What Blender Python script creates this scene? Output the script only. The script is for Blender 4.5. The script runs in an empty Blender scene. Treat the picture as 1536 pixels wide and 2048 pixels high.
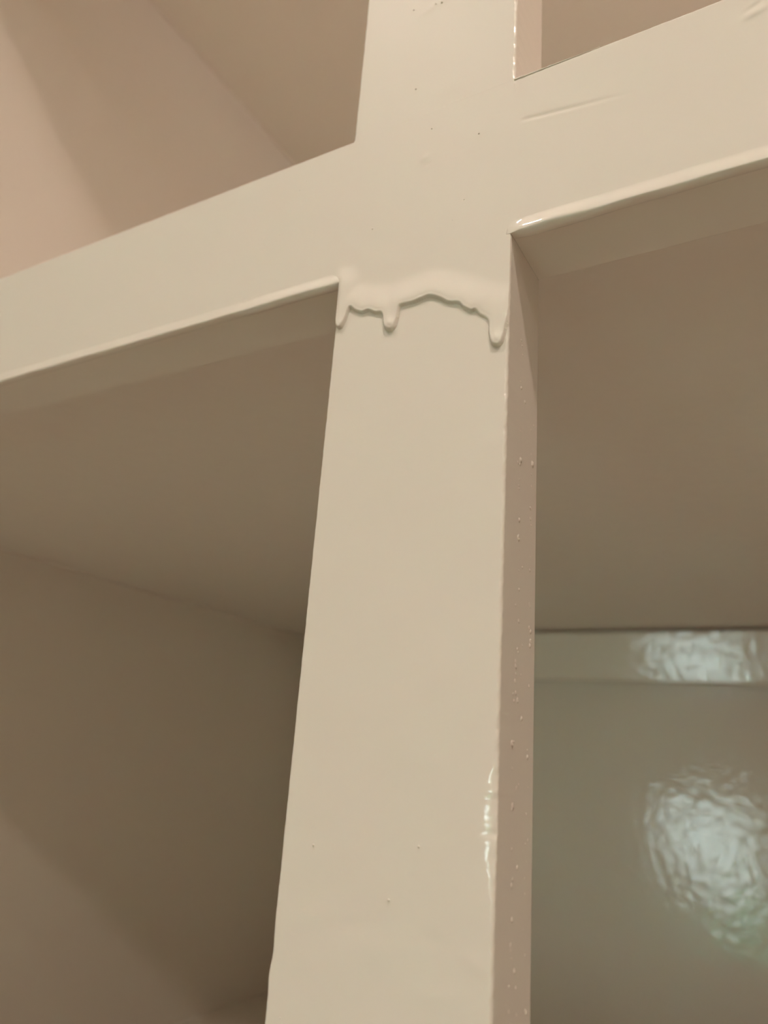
import bpy, bmesh, math, random
import numpy as np
from mathutils import Matrix, Vector

sc = bpy.context.scene
COL = sc.collection
random.seed(7)
rng = np.random.default_rng(11)

# ------------------------------------------------------------------ camera
K = 0.1347                      # camera to front of the face frame
CX, CY, CZ = 0.0750, -K, 1.33   # camera position, metres
F = 1535.0                      # focal length in pixels of the 1536 x 2048 frame
R = np.array([[0.86957279, -0.0889192, -0.48573298],
              [0.48871479, 0.29583866, 0.82075413],
              [0.07071779, -0.95109036, 0.30070937]])   # world X, Y, Z in camera axes (right, down, forward)
cam_data = bpy.data.cameras.new('camera')
cam = bpy.data.objects.new('camera', cam_data)
COL.objects.link(cam)
cam.matrix_world = Matrix(((R[0][0], -R[0][1], -R[0][2], CX),
                           (R[1][0], -R[1][1], -R[1][2], CY),
                           (R[2][0], -R[2][1], -R[2][2], CZ),
                           (0, 0, 0, 1)))
cam_data.sensor_fit = 'VERTICAL'
cam_data.sensor_height = 9.15
cam_data.lens = 9.15 * F / 2048.0
cam_data.clip_start = 0.01
cam_data.clip_end = 100
cam_data.dof.use_dof = True
cam_data.dof.focus_distance = 0.168
cam_data.dof.aperture_fstop = cam_data.lens / 2.1     # 2.1 mm wide aperture
sc.camera = cam

# ------------------------------------------------------------------ world, sun, exposure
DAY = 3.0
world = bpy.data.worlds.new('sky')
sc.world = world
world.use_nodes = True
nt = world.node_tree
nt.nodes['Background'].inputs['Color'].default_value = (0.46, 0.86, 0.95, 1)
nt.nodes['Background'].inputs['Strength'].default_value = DAY * 5.6
sun_data = bpy.data.lights.new('sun', 'SUN')
sun_data.energy = DAY * 95.0
sun_data.angle = 0.01
sun_data.color = (1.0, 0.97, 0.92)
sun = bpy.data.objects.new('sun', sun_data)
COL.objects.link(sun)
sun.location = (0, 6, 9)
sun.rotation_euler = Vector((0.15, -0.72, -0.75)).to_track_quat('-Z', 'Y').to_euler()
portal_data = bpy.data.lights.new('window_portal', 'AREA')
portal_data.shape = 'RECTANGLE'
portal_data.size, portal_data.size_y = 0.80, 0.76
portal_data.cycles.is_portal = True
portal = bpy.data.objects.new('window_portal', portal_data)
COL.objects.link(portal)
portal.location = (-0.28, -2.58, 0.87)
portal.rotation_euler = (math.radians(90), 0, 0)      # faces +Y, into the room

sc.view_settings.view_transform = 'Standard'
sc.view_settings.look = 'None'
sc.view_settings.exposure = 0.0
sc.view_settings.gamma = 1.0
sc.view_settings.use_curve_mapping = False
sc.cycles.max_bounces = 8
sc.cycles.diffuse_bounces = 6
sc.cycles.glossy_bounces = 3
sc.cycles.adaptive_threshold = 0.05
sc.cycles.sample_clamp_indirect = 12.0
sc.cycles.use_denoising = True


# ------------------------------------------------------------------ helpers
def on_front(px, py, y=0.0):
    """point of the plane Y = y seen at a pixel of the photograph (used only to measure the cabinet)"""
    r = R @ np.array([px - 768.0, py - 1024.0, F])
    t = (y - CY) / r[1]
    return CX + r[0] * t, CZ + r[2] * t


def obj(name, verts, faces, mat, parent=None, smooth=False):
    me = bpy.data.meshes.new(name)
    me.from_pydata([tuple(map(float, v)) for v in verts], [], faces)
    me.update()
    if smooth:
        me.polygons.foreach_set('use_smooth', [True] * len(me.polygons))
    me.materials.append(mat)
    o = bpy.data.objects.new(name, me)
    COL.objects.link(o)
    if parent is not None:
        o.parent = parent
    return o


def tag(o, label=None, cat=None, group=None, kind=None):
    if label:
        o['label'] = label
    if cat:
        o['category'] = cat
    if group:
        o['group'] = group
    if kind:
        o['kind'] = kind
    return o


def empty(name, loc):
    o = bpy.data.objects.new(name, None)
    o.empty_display_size = 0.1
    COL.objects.link(o)
    o.location = loc
    return o


def bm_obj(name, bm, mat, parent=None, smooth=False):
    me = bpy.data.meshes.new(name)
    bm.normal_update()
    bm.to_mesh(me)
    bm.free()
    if smooth:
        me.polygons.foreach_set('use_smooth', [True] * len(me.polygons))
    me.materials.append(mat)
    o = bpy.data.objects.new(name, me)
    COL.objects.link(o)
    if parent is not None:
        o.parent = parent
    return o


def add_box(bm, x0, x1, y0, y1, z0, z1, bevel=0.0):
    g = bmesh.ops.create_cube(bm, size=1.0)
    for v in g['verts']:
        v.co = Vector(((x0 + x1) / 2 + v.co.x * (x1 - x0), (y0 + y1) / 2 + v.co.y * (y1 - y0),
                       (z0 + z1) / 2 + v.co.z * (z1 - z0)))
    if bevel > 0:
        es = list({e for v in g['verts'] for e in v.link_edges})
        bmesh.ops.bevel(bm, geom=es, offset=bevel, segments=3, profile=0.5, affect='EDGES')


def box(name, x0, x1, y0, y1, z0, z1, mat, parent=None, bevel=0.0):
    bm = bmesh.new()
    add_box(bm, x0, x1, y0, y1, z0, z1, bevel)
    o = bm_obj(name, bm, mat, parent)
    return o


def loft(name, rings, mat, parent=None, smooth=True, caps=True):
    """rings: list of closed profiles with the same number of points"""
    n = len(rings[0])
    verts = np.concatenate(rings)
    faces = []
    for i in range(len(rings) - 1):
        a, b = i * n, (i + 1) * n
        for j in range(n):
            k = (j + 1) % n
            faces.append((a + j, a + k, b + k, b + j))
    if caps:
        faces.append(tuple(range(n - 1, -1, -1)))
        faces.append(tuple(range((len(rings) - 1) * n, len(rings) * n)))
    o = obj(name, verts, faces, mat, parent, smooth)
    bm = bmesh.new()
    bm.from_mesh(o.data)
    bmesh.ops.recalc_face_normals(bm, faces=bm.faces)
    bm.to_mesh(o.data)
    bm.free()
    if caps:
        for p in list(o.data.polygons)[-2:]:
            p.use_smooth = False
    return o


# ------------------------------------------------------------------ materials
def mat_new(name, rgb, rough=0.5, spec=0.5, coat=0.0, coat_rough=0.05, emission=None, metallic=0.0):
    m = bpy.data.materials.new(name)
    m.use_nodes = True
    b = m.node_tree.nodes['Principled BSDF']
    b.inputs['Base Color'].default_value = (*rgb, 1)
    b.inputs['Roughness'].default_value = rough
    b.inputs['Specular IOR Level'].default_value = spec
    b.inputs['Coat Weight'].default_value = coat
    b.inputs['Coat Roughness'].default_value = coat_rough
    b.inputs['Metallic'].default_value = metallic
    if emission:
        b.inputs['Emission Color'].default_value = (*emission[0], 1)
        b.inputs['Emission Strength'].default_value = emission[1]
    return m


def add_bump(m, scale, distance, detail=2.0, stretch=(1, 1, 1), second=None):
    nt = m.node_tree
    b = nt.nodes['Principled BSDF']
    geo = nt.nodes.new('ShaderNodeNewGeometry')
    mp = nt.nodes.new('ShaderNodeMapping')
    mp.inputs['Scale'].default_value = stretch
    nt.links.new(geo.outputs['Position'], mp.inputs['Vector'])
    prev = None
    for s, d, det in [(scale, distance, detail)] + ([second] if second else []):
        no = nt.nodes.new('ShaderNodeTexNoise')
        no.inputs['Scale'].default_value = s
        no.inputs['Detail'].default_value = det
        nt.links.new(mp.outputs['Vector'], no.inputs['Vector'])
        bp = nt.nodes.new('ShaderNodeBump')
        bp.inputs['Strength'].default_value = 1.0
        bp.inputs['Distance'].default_value = d
        nt.links.new(no.outputs['Fac'], bp.inputs['Height'])
        if prev:
            nt.links.new(prev.outputs['Normal'], bp.inputs['Normal'])
        prev = bp
    nt.links.new(prev.outputs['Normal'], b.inputs['Normal'])
    nt.links.new(prev.outputs['Normal'], b.inputs['Coat Normal'])
    return m


def add_mottle(m, rgb2, scale, amount):
    nt = m.node_tree
    b = nt.nodes['Principled BSDF']
    base = tuple(b.inputs['Base Color'].default_value)
    geo = nt.nodes.new('ShaderNodeNewGeometry')
    no = nt.nodes.new('ShaderNodeTexNoise')
    no.inputs['Scale'].default_value = scale
    no.inputs['Detail'].default_value = 3
    nt.links.new(geo.outputs['Position'], no.inputs['Vector'])
    mr = nt.nodes.new('ShaderNodeMapRange')
    mr.inputs['From Min'].default_value = 0.35
    mr.inputs['From Max'].default_value = 0.65
    mr.inputs['To Max'].default_value = amount
    nt.links.new(no.outputs['Fac'], mr.inputs['Value'])
    mx = nt.nodes.new('ShaderNodeMix')
    mx.data_type = 'RGBA'
    mx.inputs['A'].default_value = base
    mx.inputs['B'].default_value = (*rgb2, 1)
    nt.links.new(mr.outputs['Result'], mx.inputs['Factor'])
    nt.links.new(mx.outputs['Result'], b.inputs['Base Color'])
    return m


PAINT_RGB = (0.80, 0.725, 0.645)
PAINT = add_mottle(mat_new('beige_gloss_paint', PAINT_RGB, 0.5, 0.15, 0.75, 0.04), (0.815, 0.715, 0.645), 60, 0.5)
add_bump(PAINT, 900, 0.000012, 2.0, (1, 1, 1), (220, 0.00002, 1.0))
PAINT_IN = add_mottle(mat_new('beige_gloss_paint_rolled', PAINT_RGB, 0.45, 0.5, 0.7, 0.04), (0.815, 0.72, 0.65), 12, 0.5)
add_bump(PAINT_IN, 150, 0.00026, 2.0, (1, 1, 1))
WALL_M = add_bump(mat_new('warm_white_wall', (0.74, 0.70, 0.63), 0.7), 120, 0.0003)
CEIL_M = add_bump(mat_new('white_ceiling', (0.80, 0.78, 0.74), 0.8), 90, 0.0004)
FLOOR_M = add_mottle(mat_new('pale_oak_floor', (0.46, 0.36, 0.25), 0.45), (0.36, 0.27, 0.18), 5, 0.8)
WHITE_M = mat_new('white_gloss_trim', (0.82, 0.82, 0.80), 0.3)
add_bump(WHITE_M, 300, 0.00002)
GLASS_M = mat_new('window_glass', (1, 1, 1), 0.0)
GLASS_M.node_tree.nodes['Principled BSDF'].inputs['Transmission Weight'].default_value = 1.0
GLASS_M.node_tree.nodes['Principled BSDF'].inputs['IOR'].default_value = 1.01
LENS_M = mat_new('lit_lamp_lens', (1, 0.9, 0.75), 0.4, emission=((1.0, 0.80, 0.56), 0.0))
GRASS_M = add_mottle(mat_new('dry_lawn', (0.10, 0.13, 0.06), 0.9), (0.16, 0.15, 0.08), 14, 1.0)
HEDGE_M = add_mottle(mat_new('dark_hedge_leaves', (0.03, 0.05, 0.025), 0.7), (0.06, 0.08, 0.04), 30, 1.0)
SHRUB_M = add_mottle(mat_new('pale_green_leaves', (0.42, 0.80, 0.56), 0.6), (0.30, 0.66, 0.42), 35, 1.0)
RENDER_M = add_mottle(mat_new('white_garden_render', (0.86, 0.88, 0.90), 0.8), (0.75, 0.78, 0.80), 9, 0.6)

# ------------------------------------------------------------------ room
RX0, RX1, RY0, RY1, RZ = -1.7, 1.9, -2.6, 0.64, 2.40
WX0, WX1, WZ0, WZ1 = -0.68, 0.12, 0.49, 1.25     # window opening in the wall behind the camera
tag(box('floor', RX0, RX1, RY0, RY1, -0.05, 0.0, FLOOR_M), kind='structure')
tag(box('ceiling', RX0 - .1, RX1 + .1, RY0 - .1, RY1 + .1, RZ, RZ + 0.1, CEIL_M), kind='structure')
tag(box('wall_left', RX0 - .1, RX0, RY0 - .1, RY1 + .1, -0.05, RZ, WALL_M), kind='structure')
tag(box('wall_right', RX1, RX1 + .1, RY0 - .1, RY1 + .1, -0.05, RZ, WALL_M), kind='structure')
tag(box('wall_front', RX0, RX1, RY1, RY1 + .1, -0.05, RZ, WALL_M), kind='structure')
bm = bmesh.new()
add_box(bm, RX0, WX0, RY0 - .1, RY0, -0.05, RZ)
add_box(bm, WX1, RX1, RY0 - .1, RY0, -0.05, RZ)
add_box(bm, WX0, WX1, RY0 - .1, RY0, -0.05, WZ0)
add_box(bm, WX0, WX1, RY0 - .1, RY0, WZ1, RZ)
tag(bm_obj('wall_back', bm, WALL_M), kind='structure')
win = tag(empty('window_1', ((WX0 + WX1) / 2, RY0 - .05, WZ0)), kind='structure')


def win_box(name, x0, x1, y0, y1, z0, z1, m):
    o = box(name, x0, x1, y0, y1, z0, z1, m, None, 0.002)
    o.parent = win
    o.matrix_parent_inverse = Matrix.Translation(-Vector(win.location))
    return o


win_box('window_frame', WX0, WX0 + .025, RY0 - .08, RY0 - .02, WZ0, WZ1, WHITE_M)
win_box('window_frame', WX1 - .025, WX1, RY0 - .08, RY0 - .02, WZ0, WZ1, WHITE_M)
win_box('window_frame', WX0 + .025, WX1 - .025, RY0 - .08, RY0 - .02, WZ1 - .025, WZ1, WHITE_M)
win_box('window_frame', WX0 + .025, WX1 - .025, RY0 - .08, RY0 - .02, WZ0, WZ0 + .025, WHITE_M)
win_box('window_pane', WX0 + .025, WX1 - .025, RY0 - .053, RY0 - .047, WZ0 + .025, WZ1 - .025, GLASS_M)
tag(box('ground', -14, 14, -14, RY0 - .1, -0.30, -0.25, GRASS_M), kind='structure')

# garden beyond the window, seen only as the reflection in the cabinet back
gw = empty('added_garden_wall', (-0.95, -4.6, -0.25))  # added as a bright reflector for the white part of the reflection
tag(gw, 'added white garden wall giving the bright window reflection', 'wall')
for nm, a in (('wall_body', (-0.30, .47, -0.09, .09, 0, 1.40)), ('coping', (-0.33, .50, -0.12, .12, 1.40, 1.46))):
    o = box(nm, *a, RENDER_M, gw, 0.006)


def leafy(name, cx, cy, z0, rx, ry, rz, n, size, mat, parent, seed):
    r = random.Random(seed)
    vs, fs = [], []
    for i in range(n):
        d = Vector((r.gauss(0, 1), r.gauss(0, 1), r.gauss(0, 1))).normalized()
        q = r.uniform(.78, 1.03)
        p = Vector((cx + d.x * rx * q, cy + d.y * ry * q, max(z0 + .02, z0 + rz + d.z * rz * q)))
        u = Vector((r.gauss(0, 1), r.gauss(0, 1), r.gauss(0, 1))).normalized()
        nrm = (d + 0.6 * u).normalized()
        a = nrm.orthogonal().normalized()
        b = nrm.cross(a)
        k = len(vs)
        s = size * r.uniform(.6, 1.2)
        vs += [p - a * s, p + b * s * .5 + nrm * s * .15, p + a * s, p - b * s * .5 + nrm * s * .15]
        fs.append((k, k + 1, k + 2, k + 3))
    return obj(name, vs, fs, mat, parent)


sh = empty('garden_shrub', (-0.24, -3.55, -0.25))
tag(sh, 'pale green leafy shrub growing outside the window', 'shrub')
tag(leafy('foliage', 0, 0, 0.05, .32, .24, .51, 3200, .035, SHRUB_M, sh, 3), kind='stuff')
for i in range(4):
    a = i * 1.7
    bm = bmesh.new()
    bmesh.ops.create_cone(bm, segments=8, radius1=.014, radius2=.007, depth=.6, cap_ends=True)
    st = bm_obj('stem', bm, FLOOR_M, sh)
    st.location = (.05 * math.cos(a), .05 * math.sin(a), .29)
    st.rotation_euler = (.16 * math.sin(a), -.16 * math.cos(a), 0)
bx_ = empty('added_masking_shrub', (-0.93, -4.12, -0.25))  # added to block the lower wall and shorten its white reflection
tag(bx_, 'added dark shrub masking the lower part of the white garden wall', 'shrub')
tag(leafy('foliage', 0, 0, 0.02, .31, .22, .57, 2600, .035, HEDGE_M, bx_, 9), kind='stuff')
hd = empty('hedge', (0, -7, -0.25))
tag(hd, 'tall dark clipped hedge behind the garden wall', 'hedge')
tag(leafy('foliage', 0, 0, 0, 6.5, .6, 1.25, 14000, .13, HEDGE_M, hd, 5), kind='stuff')


def downlight(x, y, power, radius, spread, label):
    t = empty('recessed_downlight', (x, y, RZ))
    tag(t, label, 'lamp', 'recessed ceiling downlights')
    n = 40
    vs, fs = [], []
    prof = [(radius + .018, 0), (radius + .017, -.005), (radius + .006, -.006), (radius, -.003), (radius - .003, 0)]
    for i in range(n):
        a = 2 * math.pi * i / n
        for r_, z_ in prof:
            vs.append((r_ * math.cos(a), r_ * math.sin(a), z_))
    m = len(prof)
    for i in range(n):
        for j in range(m - 1):
            fs.append((i * m + j, i * m + j + 1, ((i + 1) % n) * m + j + 1, ((i + 1) % n) * m + j))
    obj('trim_ring', vs, fs, WHITE_M, t, True)
    bm = bmesh.new()
    bmesh.ops.create_cone(bm, segments=n, radius1=radius, radius2=radius, depth=.0016, cap_ends=True)
    lens = bm_obj('lens', bm, LENS_M, t)
    lens.location = (0, 0, -.0009)
    ld = bpy.data.lights.new('lamp_light', 'AREA')
    ld.shape = 'DISK'
    ld.size = radius * 2
    ld.energy = power
    ld.spread = spread
    ld.color = LAMP_RGB
    lo = bpy.data.objects.new('lamp_light', ld)
    COL.objects.link(lo)
    lo.parent = t
    lo.location = (0, 0, -.007)
    return t


PA, PC, PB, PE = 6.3, 4.9, 8.8, 1.7
LAMP_RGB = (1.0, 0.86, 0.76)
downlight(0.42, -0.55, PA, .045, math.radians(150), 'recessed ceiling downlight near the front of the cabinet')
downlight(-0.36, -0.45, PC, .045, math.radians(170), 'recessed ceiling downlight to the left of the cabinet')
downlight(0.70, -1.35, PB, .06, math.radians(170), 'recessed ceiling downlight towards the back of the room')

# ------------------------------------------------------------------ cabinet
HW = 0.0225            # half width of the stile
TH = 0.019             # thickness of the face frame
LX, RXP = -0.437, 0.55  # inside faces of the side panels
BY = 0.585             # inside face of the back
SHELF_Z = CZ + 0.121   # underside of the shelf
TOP_Z = CZ + 0.676
BOT_Z = CZ - 0.231
cab = empty('built_in_cabinet', (0, BY, 0))
tag(cab, 'beige painted open cabinet with face frame and wet paint drips', 'cabinet')
PINV = Matrix.Translation(-Vector(cab.location))


def child(o, p=None):
    """parent with the mesh kept in world coordinates"""
    o.parent = p or cab
    o.matrix_parent_inverse = (PINV if p is None else Matrix.Identity(4))
    return o


def zb(x):   # underside of the rail
    return CZ + K * (0.8085 + 0.0122 * ((x - CX) / K + 1.719)) + 0.0005


def zt(x):   # upper edge of the rail
    return CZ + K * (1.141 + 0.0073 * ((x - CX) / K + 1.838))


# relief of the painted front: (pixel x, pixel y, sigma x mm, sigma z mm, height mm, angle)
FEAT = []
for px, py, sx, sz, h, ang in [
        (850, 316, .9, .6, .10, .5), (856, 328, .5, .35, -.08, .5), (485, 603, .45, .9, -.10, -.3), (505, 600, .6, .9, .06, -.3),
        (420, 418, .9, .22, -.07, .5), (712, 268, 1.0, .28, -.10, .35), (718, 262, 1.0, .3, .05, .35),
        (1508, 12, 1.2, .3, -.12, .45), (1512, 24, 1.6, .6, .10, .3), (1508, 28, 1.0, .4, .05, .3),
        (740, 852, .5, .25, .05, .6), (705, 880, .6, .4, .03, 0), (812, 890, .4, .6, .03, 0), (985, 885, .7, .9, .06, 0),
        (865, 1528, .9, .7, .05, 0), (627, 1690, .3, .3, .05, 0), (838, 1693, .3, .3, .06, 0), (778, 1800, .45, .4, .07, 0),
        (900, 170, 3.5, 2.0, .05, .3), (1010, 700, 2.0, 3.0, .04, 0), (860, 18, 3.0, .8, .04, .35), (600, 420, 4.0, 2.0, .04, .3),
        (1031, 172, .22, 1.1, .10, 0), (760, 1900, 3, 1.2, .05, 0), (620, 1830, 2.5, .9, .05, .3), (700, 1850, 2.2, .8, -.05, .2), (860, 1880, 3, .8, -.05, -.2),
        (950, 1930, 1.6, .7, .05, -.4), (600, 1960, 2, 1, -.05, .2), (880, 1990, 3, 1, .04, .1)]:
    x, z = on_front(px, py)
    FEAT.append((x, z, sx * 1e-3, sz * 1e-3, h * 1.6e-3, ang))
g0 = np.array(on_front(1040, 241))
g1 = np.array(on_front(1300, 176))


def relief(x, z):
    """height of the paint skin above the flat front, metres (arrays)"""
    h = (np.sin(x * 310 + 1.3 * np.sin(z * 120)) * np.sin(z * 420 + .7 + 1.1 * np.sin(x * 90)) * 9e-6
         + np.sin(x * 140 + z * 260 + .4) * 8e-6 + np.sin(z * 690 + x * 120 + 2 * np.sin(x * 75)) * 3e-6)
    for fx, fz, sx, sz, a, ang in FEAT:
        dx, dz = x - fx, z - fz
        u = dx * math.cos(ang) + dz * math.sin(ang)
        v = -dx * math.sin(ang) + dz * math.cos(ang)
        h = h + a * np.exp(-.5 * (u / sx) ** 2 - .5 * (v / sz) ** 2)
    d = g1 - g0
    L = math.hypot(*d)
    d = d / L
    u = ((x - g0[0]) * d[0] + (z - g0[1]) * d[1]) / L
    v = -(x - g0[0]) * d[1] + (z - g0[1]) * d[0]
    fade = np.clip(u / .05, 0, 1) * np.clip((1 - u) / .75, 0, 1)
    h = h - fade * 1.7e-4 * np.exp(-.5 * (v / 2.8e-4) ** 2) + fade * 2e-5 * np.exp(-.5 * ((v + 8e-4) / 4e-4) ** 2)
    return h


def edge_noise(t, k=1.0):
    return k * (0.00006 * np.sin(t * 520 + 1) + 0.00005 * np.sin(t * 1290 + 2.2) + 0.00003 * np.sin(t * 2870))


# ---- rail: loft along X
xs = np.unique(np.concatenate([np.linspace(LX - .02, -.20, 12), np.arange(-.20, -.05, .0012), np.arange(-.05, .115, .0005),
                               np.array([-HW - 1e-4, -HW, -HW + 1e-4, HW - 1e-4, HW, HW + 1e-4]), np.linspace(.115, RXP + .02, 12)]).round(6))
NF = 100
rings = []
for x in xs:
    b, t = zb(x), zt(x)
    inside = abs(x) < HW
    rt = 0.00001 if inside else 0.0006 + edge_noise(x, .6)
    rb = 0.00001 if inside else 0.0006
    zf = np.linspace(b + rb, t - rt, NF)
    so = 3e-5 if inside else 5e-5
    zf = np.insert(zf, 1, zf[0] + so)
    zf = np.insert(zf, -1, zf[-1] - so)
    y = -relief(np.full_like(zf, x), zf)
    w = np.clip(np.minimum(zf - b - rb, t - rt - zf) / 6e-4, 0, 1)
    if inside:
        w = np.ones_like(w)
    pts = [(x, yy * ww, zz) for yy, ww, zz in zip(y, w, zf)]
    for a in np.linspace(0, math.pi / 2, 7)[1:]:
        pts.append((x, rt - rt * math.cos(a), t - rt + rt * math.sin(a)))
    pts.append((x, rt + so, t))
    for yy in (TH - 1e-4, TH):
        pts.append((x, yy, t))
    for zz in (t - 1e-4, b + 1e-4, b):
        pts.append((x, TH, zz))
    pts.append((x, TH - 1e-4, b))
    pts.append((x, rb + so, b))
    for a in np.linspace(math.pi / 2, 0, 7)[:-1]:
        pts.append((x, rb - rb * math.cos(a), b + rb - rb * math.sin(a)))
    rings.append(np.array(pts))
rail = child(loft('rail', rings, PAINT))
rail['label'] = 'horizontal rail of the face frame'


# ---- stile: loft along Z, one piece below the rail and one above
def stile(name, z_lo, z_hi, dz_dense, dense, slope, label):
    zs = np.unique(np.concatenate([np.arange(dense[0], dense[1], dz_dense), np.array([dense[1]]), np.linspace(z_lo, z_hi, 14)]).round(6))
    zs = zs[(zs >= z_lo) & (zs <= z_hi)]
    rings = []
    for z in zs:
        r = 0.0006
        eL = edge_noise(z + .3, .35)
        eR = edge_noise(z, .35)
        # lumps of paint on the lower edges
        zn0, zn1 = CZ - .0365, CZ - .0415
        eL += .00022 * math.exp(-.5 * ((z - zn0) / .0016) ** 2) - .00022 * math.exp(-.5 * ((z - zn1) / .0016) ** 2)
        xl, xr = -HW + eL, HW + eR
        rr = 0.0007 + 0.00025 * math.sin(z * 900) * math.sin(z * 2310 + 1)
        rx = rr + .0036 * math.exp(-.5 * ((z - (CZ - .0103)) / .0052) ** 2) * (.8 + .3 * math.sin(z * 3900) * math.sin(z * 1730 + 1))
        xf = np.linspace(xl + r, xr - rx, 104)
        xf = np.insert(xf, 1, xf[0] + 5e-5)
        xf = np.insert(xf, -1, xf[-1] - 5e-5)
        y = 1.2e-6 - relief(xf, z + slope * xf)
        pts = [(x_, y_, z) for x_, y_ in zip(xf, y)]
        yl, yr = y[0], y[-1]
        for a in np.linspace(0, math.pi / 2, 15)[1:]:
            pts.append((xr - rx + rx * math.sin(a), yr + rr - rr * math.cos(a), z))
        pts.append((xr, yr + rr + 5e-5, z))
        pts.append((xr + (HW - xr) * .9, .006, z))
        pts.append((HW, TH - 1e-4, z))
        pts.append((HW, TH, z))
        pts.append((HW - 1e-4, TH, z))
        pts.append((-HW + 1e-4, TH, z))
        pts.append((-HW, TH, z))
        pts.append((-HW, TH - 1e-4, z))
        pts.append((xl, yl + r + 5e-5, z))
        for a in np.linspace(math.pi / 2, 0, 8)[:-1]:
            pts.append((xl + r - r * math.sin(a), yl + r - r * math.cos(a), z))
        ring = np.array(pts)
        ring[:, 2] += slope * ring[:, 0]
        rings.append(ring)
    o = child(loft(name, rings, PAINT))
    o['label'] = label
    return o


ZRB, ZRT = zb(0.0), zt(0.0)
stile_lo = stile('stile', BOT_Z - .0005, ZRB + .0004, .0006, (CZ - .075, ZRB), .0122, 'vertical stile below the rail')
stile_hi = stile('stile', ZRT - .0004, CZ + .60, .0006, (ZRT, CZ + .20), .0073, 'vertical stile above the rail')

# outer frame members (outside the picture) and the box behind the frame
child(box('outer_stile', LX - .02, LX + .012, 0, TH, 0, TOP_Z + .02, PAINT, None, .001))
child(box('outer_stile', RXP - .012, RXP + .02, 0, TH, 0, TOP_Z + .02, PAINT, None, .001))
child(box('top_rail', LX + .012, RXP - .012, 0, TH, CZ + .60, TOP_Z + .02, PAINT, None, .001))
child(box('bottom_rail', LX + .012, RXP - .012, 0, TH, BOT_Z - .05, BOT_Z - .0005, PAINT, None, .001))
child(box('side_panel', LX - .02, LX, TH, BY, 0, TOP_Z + .02, PAINT_IN))
child(box('side_panel', RXP, RXP + .02, TH, BY, 0, TOP_Z + .02, PAINT_IN))
child(box('back_panel', LX - .02, RXP + .02, BY, BY + .018, 0, TOP_Z + .02, PAINT_IN))
child(box('top_panel', LX, RXP, TH, BY, TOP_Z, TOP_Z + .019, PAINT_IN))
child(box('bottom_panel', LX, RXP, TH, BY, BOT_Z - .019, BOT_Z, PAINT_IN))
child(box('shelf', LX, RXP, TH, BY, SHELF_Z, SHELF_Z + .019, PAINT_IN))
child(box('lower_door', LX + .014, .001, -.001, .017, .10, BOT_Z - .055, PAINT_IN, None, .002))
child(box('lower_door', .005, RXP - .014, -.001, .017, .10, BOT_Z - .055, PAINT_IN, None, .002))
child(box('toe_kick', LX, RXP, .06, .075, 0, .10, PAINT_IN))

# unseen strip and fill lamp behind the top rail, added to brighten the upper compartment
strip = child(box('added_fill_strip', -.01, RXP - .03, TH, TH + .012, CZ + .640, CZ + .656, WHITE_M, None, .002))
ld = bpy.data.lights.new('strip_fill_light', 'AREA')
ld.shape = 'RECTANGLE'
ld.size, ld.size_y = RXP - .06, .012
ld.energy = PE
ld.color = (0.95, 0.94, 0.94)
lo = bpy.data.objects.new('strip_fill_light', ld)
COL.objects.link(lo)
lo.location = ((RXP - .04) / 2, TH + .0135, CZ + .648)
lo.rotation_euler = (math.radians(142), 0, 0)      # faces into the cabinet and slightly upwards
child(lo)

# cleat under the shelf at the back, top leaning a little forward
cl_top = SHELF_Z - .0018
cl_h = .044
bm = bmesh.new()
add_box(bm, LX + .035, RXP - .002, 0, .013, -cl_h, 0, .0016)
cleat = bm_obj('shelf_cleat', bm, PAINT_IN, None)
cleat.matrix_world = Matrix.Translation((0, BY - .0250, cl_top)) @ Matrix.Rotation(math.radians(6.6), 4, 'X')
mw = cleat.matrix_world.copy()
cleat.data.transform(mw)
cleat.matrix_world = Matrix.Identity(4)
child(cleat)
cleat['label'] = 'glossy cleat board under the shelf against the back'

# ---- thick bead of paint hanging along the underside of the rail
def bead(name, x0, x1, step, fT, fDrop, fH, label):
    n = max(2, int(abs(x1 - x0) / step))
    rings = []
    for x in np.linspace(x0, x1, n):
        T, D, H, b_ = fT(x), fDrop(x), fH(x), .0022
        z0 = zb(x)
        pts = []
        for t in np.linspace(0, 1, 22):
            s = t * t * (3 - 2 * t)
            pts.append((x, 1e-5 - T * s - relief(np.array([x]), np.array([z0 + H]))[0] * (1 - t), z0 + H * (1 - t)))
        c, w = (b_ - T) / 2, (b_ + T) / 2
        for a in np.linspace(math.pi, 2 * math.pi, 22)[1:]:
            pts.append((x, c + w * math.cos(a), z0 + D * math.sin(a)))
        pts.append((x, .0025, z0 + H * .5))
        pts.append((x, .0012, z0 + H))
        rings.append(np.array(pts))
    o = child(loft(name, rings, PAINT), rail)
    o['label'] = label
    return o


def sm(a, b, x):
    t = min(1, max(0, (x - a) / (b - a)))
    return t * t * (3 - 2 * t)


xk = on_front(505, 628)[0]
def tl(x):
    e = sm(-HW + .0012, -HW - .0006, x)
    return (.00036 + .00030 * sm(xk - .004, xk + .004, x) + .00005 * math.sin(x * 300)) * e + 2e-5
def dl(x):
    e = sm(-HW + .0012, -HW - .001, x)
    return (.00040 + .00045 * sm(xk - .006, xk + .003, x) + .00008 * math.sin(x * 240 + 1)) * e + 2e-5
bead('paint_bead', -.21, -HW + .0012, .0006, tl, dl, lambda x: .0034, 'thick rounded bead of paint under the rail left of the stile')
def tr(x):
    e = sm(HW - .0012, HW + .003, x)
    return (.00050 + .00060 * math.exp(-.5 * ((x - .0315) / .005) ** 2) + .00005 * math.sin(x * 420)) * e + 2e-5
def dr(x):
    e = sm(HW - .0012, HW + .004, x)
    return (.00055 + .00070 * math.exp(-.5 * ((x - .0320) / .006) ** 2) + .00008 * math.sin(x * 350)) * e + 2e-5
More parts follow.
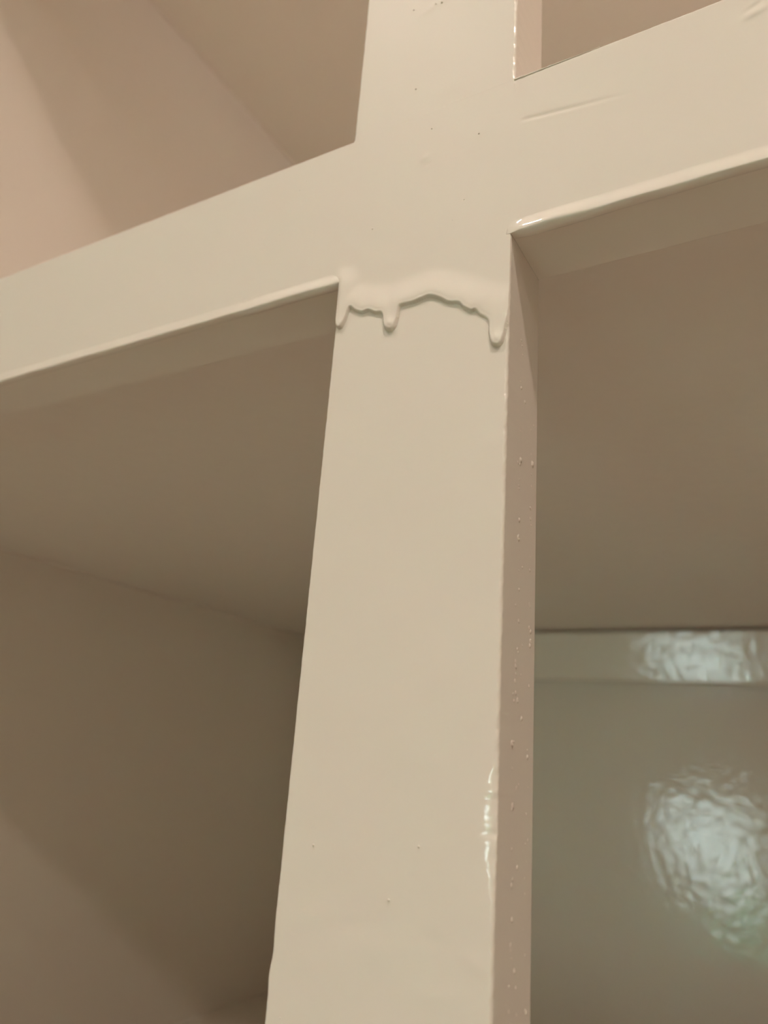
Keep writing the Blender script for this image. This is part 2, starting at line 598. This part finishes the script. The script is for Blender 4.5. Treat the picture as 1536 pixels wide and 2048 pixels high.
bead('paint_bead', HW - .0012, .118, .0005, tr, dr, lambda x: .0036, 'glossy swollen bead of paint under the rail right of the stile')

# ---- the curtain of paint that ran over the stile, with its three drips
OUT = [(672, 583), (672, 640), (675, 656), (683, 657), (690, 645), (698, 625), (703, 617), (712, 623), (725, 627), (739, 623), (752, 628), (765, 629),
       (768, 648), (772, 659), (781, 663), (790, 657), (795, 640), (800, 618), (805, 612), (827, 607), (844, 600), (862, 594), (881, 599), (898, 607),
       (918, 608), (928, 617), (942, 624), (952, 622), (960, 631), (972, 637), (978, 646), (979, 668), (984, 688), (993, 694), (1003, 690), (1009, 676),
       (1014, 650), (1024, 620)]
out = np.array([on_front(*p) for p in OUT])
# smooth resample of the outline (Catmull-Rom)
fine = []
for i in range(len(out) - 1):
    p0, p1, p2, p3 = out[max(i - 1, 0)], out[i], out[i + 1], out[min(i + 2, len(out) - 1)]
    for t in np.linspace(0, 1, 9)[:-1]:
        fine.append(.5 * ((2 * p1) + (-p0 + p2) * t + (2 * p0 - 5 * p1 + 4 * p2 - p3) * t * t + (-p0 + 3 * p1 - 3 * p2 + p3) * t ** 3))
fine = np.array(fine + [out[-1]])
gs = .00012
gx = np.arange(-HW - .0030, HW + .0030, gs)
gz = np.arange(ZRB - .0300, ZRB + .0075, gs)
GX, GZ = np.meshgrid(gx, gz)
d2 = np.full(GX.shape, 1e9)
for p in fine:
    d2 = np.minimum(d2, (GX - p[0]) ** 2 + (GZ - p[1]) ** 2)
dist = np.sqrt(d2)
# inside = above the outline (polygon test)
poly = np.concatenate([fine, np.array([[HW + .01, fine[-1][1]], [HW + .01, ZRB + .05], [-HW - .01, ZRB + .05], [-HW - .01, fine[0][1]]])])
ins = np.zeros(GX.shape, bool)
j = len(poly) - 1
for i in range(len(poly)):
    xi, zi = poly[i]
    xj, zj = poly[j]
    cond = ((zi > GZ) != (zj > GZ)) & (GX < (xj - xi) * (GZ - zi) / (zj - zi + 1e-15) + xi)
    ins ^= cond
    j = i
sd = np.where(ins, dist, -dist)
w0 = .00060
tt = np.clip(sd / w0, 0, 1)
hgt = .00085 * np.sqrt(np.clip(1 - (1 - tt) ** 2, 0, 1))
fade = np.clip(1 - (sd - .0006) / .0075, 0, 1)
fade = fade * fade * (3 - 2 * fade)
top = np.clip((ZRB + .0073 - GZ) / .005, 0, 1)
hgt = hgt * fade * top * top * (3 - 2 * top)
for (px, py, s, a) in [(682, 650, .0008, .00035), (781, 652, .0010, .00050), (994, 682, .0010, .00045), (842, 602, .0006, .00012), (940, 616, .0007, .00015)]:
    cx_, cz_ = on_front(px, py)
    hgt = hgt + np.where(sd > 0, a * np.exp(-.5 * ((GX - cx_) ** 2 + (GZ - cz_) ** 2) / s ** 2), 0) * np.sqrt(np.clip(tt, 0, 1))
side = np.sqrt(np.clip((HW - np.abs(GX)) / .0005, 0, 1))
over = np.clip(1 - (np.abs(GX) - HW + .0005) / .0032, 0, 1)
over = over * over * (3 - 2 * over)
above = np.clip((GZ - (ZRB + .0122 * GX)) / .0008, 0, 1)
hgt = hgt * (side * (1 - above) + over * above)
# soften the rising part between the weaker right-hand section and blur away the creases
weak = np.exp(-.5 * ((GX - on_front(968, 640)[0]) / .0022) ** 2 - .5 * ((GZ - on_front(968, 635)[1]) / .003) ** 2)
hgt = hgt * (1 - .35 * weak)
def blur(a, n):
    for _ in range(n):
        b = np.pad(a, 1, mode='edge')
        a = (b[:-2, 1:-1] + b[2:, 1:-1] + b[1:-1, :-2] + b[1:-1, 2:] + 4 * b[1:-1, 1:-1]) / 8
    return a
hs = blur(hgt, 90)
mixw = np.clip((sd - .0003) / .0008, 0, 1)
hgt = hgt * (1 - mixw) + hs * mixw
hgt = blur(hgt, 2)
base = relief(GX, GZ)
Yg = -(base + hgt)
under = (sd < .0) & (hgt < 6e-6)
Yg = np.where(under, -base + .0003, Yg)
Yg = np.where((sd > .002) & (hgt < 6e-6), -base - 6e-6, Yg)
Yg = np.where((GZ > ZRB + .0055) & (hgt < 4e-6), -base + 6e-6, Yg)
nz, nx = GX.shape
verts = np.stack([GX, Yg, GZ], -1).reshape(-1, 3)
keep = (sd > -.0006) & ((np.abs(GX) < HW - .00006) | (GZ > ZRB + .0122 * GX + .0004))
faces = []
for i in range(nz - 1):
    for j in range(nx - 1):
        if keep[i, j] and keep[i + 1, j + 1] and keep[i, j + 1] and keep[i + 1, j]:
            a = i * nx + j
            faces.append((a, a + 1, a + nx + 1, a + nx))
sag = child(obj('paint_sag', verts, faces, PAINT, None, True), rail)
sag['label'] = 'scalloped sag of wet paint with three drips over the stile'
bm = bmesh.new()
bm.from_mesh(sag.data)
bmesh.ops.delete(bm, geom=[v for v in bm.verts if not v.link_faces], context='VERTS')
bm.to_mesh(sag.data)
bm.free()

# ---- rough little ridge of paint on the upper edge of the rail, right of the stile
rings = []
xr1 = on_front(1200, 103)[0]
for i, x in enumerate(np.linspace(HW - .0001, xr1, 70)):
    f = 1 - (x - HW) / (xr1 - HW)
    rr = .00026 * (.25 + .75 * f) * (1 + .35 * math.sin(x * 2300) * math.sin(x * 5100 + 1))
    z0 = zt(x) - .0001
    rings.append(np.array([(x, .00005 + rr * math.cos(a), z0 + rr * math.sin(a)) for a in np.linspace(0, 2 * math.pi, 13)[:-1]]))
rg = child(loft('paint_ridge', rings, PAINT), rail)
rg['label'] = 'shiny ragged ridge of paint on the rail top'

# ---- small nibs in the paint of the front, and bubbles on the side of the stile
def domes(name, items, parent, label, crater=False):
    vs, fs = [], []
    for (p, u, v, n, r, h) in items:
        k = len(vs)
        prof = [(1.35, -.12), (1.0, .10), (.75, .62), (.4, .95)] if not crater else [(1.35, -.12), (1.0, .25), (.7, .9), (.35, .45)]
        for rr, hh in prof:
            for i in range(10):
                a = 2 * math.pi * i / 10
                vs.append(p + (u * math.cos(a) + v * math.sin(a)) * r * rr + n * h * hh)
        vs.append(p + n * h * (1.0 if not crater else .15))
        for q in range(len(prof) - 1):
            for i in range(10):
                j = (i + 1) % 10
                fs.append((k + q * 10 + i, k + q * 10 + j, k + (q + 1) * 10 + j, k + (q + 1) * 10 + i))
        q = len(prof) - 1
        for i in range(10):
            fs.append((k + q * 10 + i, k + q * 10 + (i + 1) % 10, k + len(prof) * 10))
    o = child(obj(name, vs, fs, PAINT, None, True), parent)
    o['kind'] = 'stuff'
    o['label'] = label
    return o


def front_items(lst):
    out = []
    for px, py, r in lst:
        x, z = on_front(px, py)
        y = -float(relief(np.array([x]), np.array([z]))[0])
        out.append((Vector((x, y, z)), Vector((1, 0, 0)), Vector((0, 0, 1)), Vector((0, -1, 0)), r * 1.35e-3, r * 1.2e-3))
    return out


domes('paint_nib', front_items([(832, 178, .17), (864, 257, .16), (958, 267, .17), (928, 399, .12), (745, 458, .16), (600, 380, .16), (613, 362, .13),
                                (621, 333, .14), (905, 440, .09), (668, 318, .09), (560, 470, .10)]), rail, 'tiny specks in the paint of the rail')
domes('paint_nib', front_items([(828, 20, .17), (884, 5, .22), (872, 8, .14), (700, 90, .08), (905, 60, .09)]), stile_hi, 'tiny specks in the paint of the upper stile')
domes('paint_nib', front_items([(627, 1690, .13), (838, 1693, .13), (778, 1800, .14), (1003, 668, .16), (1009, 676, .12), (560, 2036, .12), (930, 1200, .07),
                                (700, 1050, .07), (760, 1380, .06)]), stile_lo, 'tiny specks in the paint of the lower stile')
r2 = random.Random(21)
items_d, items_c = [], []
for line, n in ((.44, 74), (.82, 46), (.60, 14)):
    zc = ZRB - .022
    for i in range(n):
        z = r2.uniform(CZ - .075, ZRB - (.012 if line < .5 else .030))
        y = TH * line + r2.gauss(0, .0006)
        r = abs(r2.gauss(.00025, .00010)) + .00008
        x = HW + edge_noise(z, .35)
        it = (Vector((x, y, z)), Vector((0, 1, 0)), Vector((0, 0, 1)), Vector((1, 0, 0)), r, r * .45)
        (items_c if r2.random() < .4 else items_d).append(it)
domes('paint_bubble', items_d, stile_lo, 'rows of tiny paint bubbles on the stile side')
domes('paint_bubble', items_c, stile_lo, 'rows of tiny burst paint bubbles on the stile side', True)
